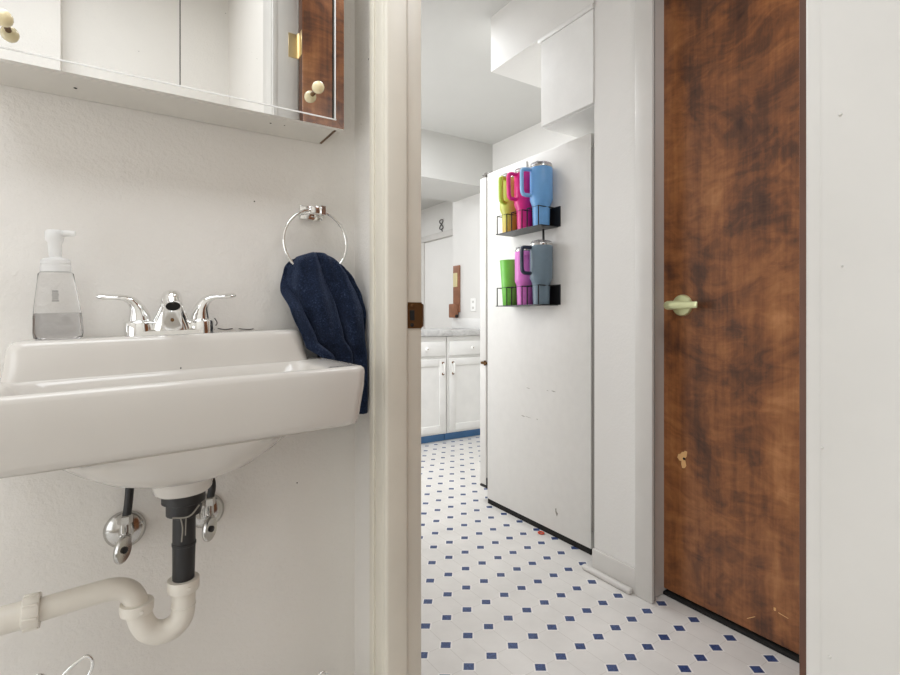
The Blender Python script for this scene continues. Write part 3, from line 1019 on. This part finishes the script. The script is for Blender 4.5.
# ================================================================== KITCHEN
# ---- refrigerator, its side towards us
fr = thing('refrigerator', 'white refrigerator seen from the side with cup racks on it', 'refrigerator', (1.95, 1.83, 0))
FX, FX1 = 1.60, 2.32
bm = B()
box(bm, FX, FX1, 1.447, 2.150, 0.026, 1.716, 0.003, 2)
fb = obj('body', bm, M['fridge'], fr)
bm = B()
box(bm, FX + 0.004, FX1 - 0.02, 1.452, 2.15, 0.0, 0.03)
obj('gap_shade_base', bm, M['void'], fr)  # recessed base, coloured black for the shade under the refrigerator
bm = B()
box(bm, FX + 0.008, FX1 - 0.008, 2.1505, 2.1620, 0.09, 1.685)
obj('door_gasket', bm, M['gasket'], fr)
for (z0, z1) in ((0.735, 1.704), (0.088, 0.722)):
    bm = B()
    box(bm, FX + 0.001, FX1, 2.1625, 2.218, z0, z1, 0.006, 3)
    dd = obj('door', bm, M['fridge'], fr)
    bm = B()
    zc_ = z0 + 0.1 if z0 > 0.5 else z1 - 0.45
    tube(bm, smooth_path([(FX1 - 0.06, 2.217, zc_), (FX1 - 0.06, 2.25, zc_ + 0.02), (FX1 - 0.06, 2.25, zc_ + 0.36), (FX1 - 0.06, 2.217, zc_ + 0.38)], 4), 0.009, 12)
    obj('handle', bm, M['fridge'], dd)
bm = B()
box(bm, FX + 0.002, FX + 0.07, 2.115, 2.205, 1.7162, 1.722, 0.002, 1)
lathe(bm, [(0.011, 1.7045), (0.011, 1.729), (0.008, 1.731)], (FX + 0.014, 2.178, 0), 'Z', 14)
obj('top_hinge', bm, M['gasket'], fr)
bm = B()
box(bm, FX - 0.003, FX + 0.03, 2.155, 2.205, 0.7225, 0.7345, 0.001, 1)
lathe(bm, [(0.007, 0.716), (0.007, 0.742)], (FX + 0.002, 2.172, 0), 'Z', 12)
obj('middle_hinge', bm, M['antique'], fr)
bm = B()
box(bm, FX - 0.002, FX + 0.03, 2.148, 2.212, 0.076, 0.087, 0.001, 1)
box(bm, FX - 0.002, FX + 0.01, 2.148, 2.158, 0.076, 0.13, 0.001, 1)
obj('bottom_hinge', bm, M['rubber'], fr)
for (y, z, dy, w) in ((1.83, 0.636, 0.012, 0.0014), (1.70, 0.640, 0.006, 0.0012), (1.662, 0.641, 0.012, 0.0022), (1.865, 0.500, 0.014, 0.002), (1.83, 0.5, 0.02, 0.001), (1.768, 0.500, 0.004, 0.002)):
    bm = B()
    tube(bm, [(FX - 0.0001, y + dy, z + 0.0015), (FX - 0.0001, y, z), (FX - 0.0001, y - dy, z - 0.001)], [w * 0.3, w, w * 0.3], 6)
    obj('scuff_mark', bm, M['scuff'], fb)
bm = B()
pp = [(1.651, .128), (1.645, .131), (1.644, .118), (1.635, .110), (1.641, .096), (1.650, .112)]
loft(bm, [[Vector((FX - 0.0006, y, z)) for y, z in pp], [Vector((FX + 0.0005, y, z)) for y, z in pp]])
sc_ = obj('scuff_mark', bm, M['scuff'], fb)
bm = B()
box(bm, HW + 0.03, 1.72, 1.3575, 1.380, 0.02, 1.70, 0.003, 1)
box(bm, 1.6, 2.28, 1.372, 1.4465, 0.1, 1.66, 0.004, 1)
obj('rear_gap_shade', bm, M['gasket'], fr)  # grey panels stand in for the shaded gap between refrigerator and wall

# ---- cup racks on the refrigerator side
def rack(z0, ys, label):
    y0, y1 = 1.617, 1.942
    t = thing('cup_rack', label, 'cup rack', (FX, (y0 + y1) / 2, z0), 'magnetic cup racks on the refrigerator')
    bm = B()
    box(bm, FX - 0.0045, FX - 0.0004, y0, y1, z0, z0 + 0.088, 0.001, 1)
    obj('back_plate', bm, M['black'], t)
    bm = B()
    box(bm, FX - 0.106, FX - 0.0035, y0 + 0.012, y1, z0 - 0.003, z0 + 0.001, 0.001, 1)
    obj('shelf', bm, M['black'], t)
    for yc in ys:
        bm = B()
        x = FX - 0.1035
        h = 0.084
        w = 0.036
        tube(bm, [(x, yc + w, z0), (x, yc + w, z0 + h), (x, yc - w, z0 + h), (x, yc - w, z0)], 0.0027, 8)
        tube(bm, [(x, yc - w, z0 + h), (FX - 0.004, yc - w, z0 + h * 0.99)], 0.0024, 8)
        tube(bm, [(x, yc + w, z0 + h), (FX - 0.004, yc + w, z0 + h * 0.99)], 0.0024, 8)
        obj('wire_guard', bm, M['black'], t)
    return t
ZU, ZL = 1.362, 1.022
YU = (1.896, 1.789, 1.682)
rack(ZU, YU, 'upper black magnetic rack holding three cups with handles')
rack(ZL, YU, 'lower black magnetic rack holding green, pink and grey cups')

CX = FX - 0.0545
def tumbler(y, z, body_m, handle_m, label, straw=None, lid='lid', r=0.0495, hgt=0.266, hdir=(-0.93, 0.36), slider='frost'):
    t = thing('tumbler', label, 'cup', (CX, y, z + 0.0012), 'cups in the racks on the refrigerator')
    z += 0.0012
    bm = B()
    prof = [(0.034, z), (0.036, z + 0.002), (0.0385, z + 0.085), (0.0410, z + 0.096), (0.0460, z + 0.107), (r, z + 0.117), (r, z + hgt - 0.014), (r - 0.002, z + hgt - 0.009)]
    lathe(bm, prof, (CX, y, 0), 'Z', 32)
    obj('body', bm, body_m, t)
    bm = B()
    lathe(bm, [(r - 0.0015, z + hgt - 0.0095), (r - 0.001, z + hgt - 0.002), (r - 0.002, z + hgt)], (CX, y, 0), 'Z', 32)
    obj('steel_rim', bm, M['chrome_soft'], t)
    bm = B()
    lathe(bm, [(r - 0.003, z + hgt), (r - 0.004, z + hgt + 0.009), (r - 0.010, z + hgt + 0.012)], (CX, y, 0), 'Z', 32)
    lo = obj('lid', bm, M[lid], t)
    bm = B()
    box(bm, CX - 0.03, CX + 0.0, y - 0.010, y + 0.010, z + hgt + 0.0115, z + hgt + 0.018, 0.002, 1)
    obj('lid_slider', bm, M[slider], lo)
    if handle_m:
        bm = B()
        d = Vector(hdir + (0,)).normalized()
        c = Vector((CX, y, 0))
        o = 0.040
        zt, zb = z + hgt - 0.018, z + 0.138
        pts = [c + d * (r - 0.006) + Vector((0, 0, zt)), c + d * (r + o * 0.78) + Vector((0, 0, zt + 0.001)), c + d * (r + o * 0.98) + Vector((0, 0, zt - 0.010)), c + d * (r + o) + Vector((0, 0, zt - 0.035)),
               c + d * (r + o * 0.98) + Vector((0, 0, zb + 0.030)), c + d * (r + o * 0.92) + Vector((0, 0, zb + 0.010)), c + d * (r + o * 0.68) + Vector((0, 0, zb)), c + d * (r - 0.006) + Vector((0, 0, zb - 0.002))]
        P = smooth_path(pts, 5)
        tube(bm, P, 0, 14, flat=[(0.0125, 0.0080)] * len(P), up=Vector((0, 0, 1)))
        obj('handle', bm, handle_m, t, angle=60)
    if straw:
        bm = B()
        top = straw[1]
        tube(bm, [(CX + 0.01, y - 0.004, z + hgt + 0.006), (CX + 0.014, y + 0.002, z + hgt + top)], 0.0052, 12)
        obj('straw', bm, M[straw[0]], t)
    return t
tumbler(YU[0], ZU, M['lime_fade'], M['lime_handle'], 'lime yellow handled cup, furthest of three on the upper rack', hdir=(-0.92, -0.38))
tumbler(YU[1], ZU, M['magenta'], M['pink_handle'], 'hot pink handled cup between the lime and blue cups', ('rubber_grey', 0.05), hdir=(-1.0, 0.1))
tumbler(YU[2], ZU, M['sky'], M['sky_handle'], 'sky blue handled cup nearest on the upper rack', None, slider='black')
tumbler(YU[1], ZL, M['orchid'], None, 'orchid pink cup with clear lid on the lower rack', None, 'lid', 0.0465, 0.252)
tumbler(YU[2], ZL, M['slate'], M['navy_handle'], 'slate grey cup with dark handle and black straw', ('black', 0.066))
gt = thing('tumbler', 'plain green tapered cup without handle on the lower rack', 'cup', (CX, YU[0], ZL + 0.0012), 'cups in the racks on the refrigerator')
bm = B()
z = ZL + 0.0012
lathe(bm, [(0.0325, z), (0.0345, z + 0.003), (0.0420, z + 0.115), (0.0485, z + 0.207), (0.0500, z + 0.212), (0.0490, z + 0.2135), (0.0465, z + 0.207), (0.031, z + 0.01)], (CX, YU[0], 0), 'Z', 32)
obj('body', bm, M['green'], gt)

# ---- cabinet over the refrigerator
oc = thing('overhead_cabinet', 'small white cabinet hung above the refrigerator', 'cabinet', (1.7, 1.5, 1.783))
bm = B()
box(bm, 1.530, 2.2, 1.3545, 1.655, 1.783, 2.1635, 0.001, 1)
obj('body', bm, M['cab_white'], oc)
bm = B()
box(bm, 1.511, 1.5295, 1.3555, 1.6465, 1.7845, 2.144, 0.002, 1)
dr_ = obj('door', bm, M['cab_white'], oc)
bm = B()
box(bm, 1.506, 1.5305, 1.3545, 1.662, 2.1455, 2.1635, 0.003, 2)
obj('top_trim', bm, M['cab_white'], oc)

# ---- base cabinets under the counter
def base_cab(x0, x1, pull_right, label):
    t = thing('base_cabinet', label, 'cabinet', ((x0 + x1) / 2, 3.7, 0), 'base cabinets under the kitchen counter')
    yf = 3.415
    bm = B()
    box(bm, x0, x1, yf, 4.04, 0.062, 0.824, 0.001, 1)
    obj('body', bm, M['cab_white'], t)
    bm = B()
    box(bm, x0, x1, yf + 0.035, 4.0, 0, 0.0618)
    tk = obj('toe_kick', bm, M['blue_toe'], t)
    tk['label'] = 'blue toe kick strip'
    m = 0.016
    bm = B()
    box(bm, x0 + m, x1 - m, yf - 0.018, yf - 0.0005, 0.672, 0.785, 0.007, 2)
    dw = obj('drawer', bm, M['cab_white'], t)
    bm = B()
    kx = (x0 + x1) / 2
    lathe(bm, [(0.006, yf - 0.017), (0.006, yf - 0.028), (0.015, yf - 0.032), (0.016, yf - 0.038), (0.010, yf - 0.043), (0.003, yf - 0.044)], (kx, 0, 0.73), 'Y', 18)
    kn = obj('knob', bm, M['white_plastic'], dw)
    bm = B()
    lathe(bm, [(0.004, yf - 0.0435), (0.004, yf - 0.046)], (kx, 0, 0.73), 'Y', 10)
    obj('screw', bm, M['antique'], kn)
    # raised frame door
    bm = B()
    z0, z1 = 0.078, 0.650
    a0, a1 = x0 + m, x1 - m
    fwid = 0.055
    box(bm, a0, a0 + fwid, yf - 0.018, yf - 0.0005, z0, z1, 0.003, 2)
    box(bm, a1 - fwid, a1, yf - 0.018, yf - 0.0005, z0, z1, 0.003, 2)
    box(bm, a0 + fwid - 0.001, a1 - fwid + 0.001, yf - 0.0178, yf - 0.0005, z0, z0 + fwid, 0.003, 2)
    box(bm, a0 + fwid - 0.001, a1 - fwid + 0.001, yf - 0.0178, yf - 0.0005, z1 - fwid, z1, 0.003, 2)
    box(bm, a0 + fwid - 0.004, a1 - fwid + 0.004, yf - 0.009, yf - 0.0005, z0 + fwid - 0.004, z1 - fwid + 0.004)
    do = obj('door', bm, M['cab_white'], t)
    px = a1 - fwid / 2 if pull_right else a0 + fwid / 2
    bm = B()
    zz = 0.575
    tube(bm, smooth_path([(px, yf - 0.017, zz - 0.042), (px, yf - 0.038, zz - 0.034), (px, yf - 0.041, zz), (px, yf - 0.038, zz + 0.034), (px, yf - 0.017, zz + 0.042)], 5), 0.0055, 12)
    hn = obj('handle', bm, M['white_plastic'], do)
    for s_ in (-1, 1):
        bm = B()
        lathe(bm, [(0.009, yf - 0.0175), (0.009, yf - 0.028), (0.006, yf - 0.032)], (px, 0, zz + s_ * 0.043), 'Y', 12)
        obj('handle_end', bm, M['antique'], hn)
    return t
base_cab(1.757, 2.1415, True, 'white base cabinet under the counter, half hidden by the door jamb')
base_cab(2.1475, 2.592, False, 'white base cabinet under the counter beside the refrigerator')
bm = B()
box(bm, 1.745, 2.6295, 3.385, 4.07, 0.8265, 0.872, 0.004, 2)
ct = thing('countertop', 'grey marbled laminate countertop across the base cabinets', 'countertop', (2.0, 3.7, 0.8265))
obj('slab', bm, M['marble'], ct)
bm = B()
box(bm, 2.612, 2.6295, 3.385, 4.07, 0.8722, 0.966, 0.003, 2)
obj('side_splash', bm, M['cab_white'], ct)

# ---- wooden board on the kitchen wall
wb = thing('wall_board', 'brown wooden board with brass plate on the white kitchen wall', 'wall plaque', (2.63, 3.995, 1.0))
bm = B()
box(bm, 2.612, 2.6292, 3.945, 4.050, 1.02, 1.458, 0.006, 3)
obj('board', bm, M['brown_wood'], wb)
bm = B()
box(bm, 2.607, 2.6125, 3.972, 4.040, 1.258, 1.388, 0.002, 1)
obj('brass_plate', bm, simple('brass_plate_polished', (0.86, 0.76, 0.44, 1), 0.35, 0.6), wb)
bm = B()
box(bm, 2.570, 2.6118, 3.955, 4.060, 0.972, 1.100, 0.008, 2)
ctb = obj('catch_box', bm, M['brown_wood'], wb)
bm = B()
box(bm, 2.575, 2.600, 3.935, 3.957, 0.974, 1.0, 0.003, 1)
obj('box_latch', bm, M['void'], ctb)

# ---- outlet
wo = thing('wall_outlet', 'white wall outlet right of the wooden board', 'outlet', (2.63, 3.74, 1.085))
bm = B()
box(bm, 2.625, 2.6295, 3.70, 3.78, 1.028, 1.145, 0.002, 1)
obj('cover_plate', bm, M['white_plastic'], wo)
for z in (1.06, 1.113):
    bm = B()
    box(bm, 2.6245, 2.6255, 3.728, 3.734, z - 0.010, z + 0.010)
    box(bm, 2.6245, 2.6255, 3.746, 3.752, z - 0.010, z + 0.010)
    obj('socket', bm, M['scuff'], wo)

# ---- small black curled ornament above the far door
bm = B()
pts = []
for i in range(48):
    a = 2 * PI * i / 48
    pts.append((3.392, 5.53 + 0.042 * math.sin(2 * a), 2.155 + 0.06 * math.sin(a)))
tube(bm, pts, 0.0065, 8, closed=True)
tube(bm, [(3.392, 5.53, 2.097), (3.392, 5.50, 2.06)], 0.0065, 8)
orn = obj('wall_ornament', bm, M['ink'], loc=(3.4, 5.53, 2.155))
tag(orn, 'small dark curled ornament on the far wall above the white door', 'wall decoration')

# ---- orange ring on the floor
bm = B()
tube(bm, [(1.577 + 0.011 * math.cos(2 * PI * i / 24), 1.717 + 0.013 * math.sin(2 * PI * i / 24), 0.0034) for i in range(24)], 0.0032, 10, closed=True)
og = obj('hair_tie', bm, M['orange'], loc=(1.577, 1.717, 0))
tag(og, 'tiny orange-red ring on the floor at the foot of the refrigerator', 'hair tie')

bpy.context.view_layer.update()
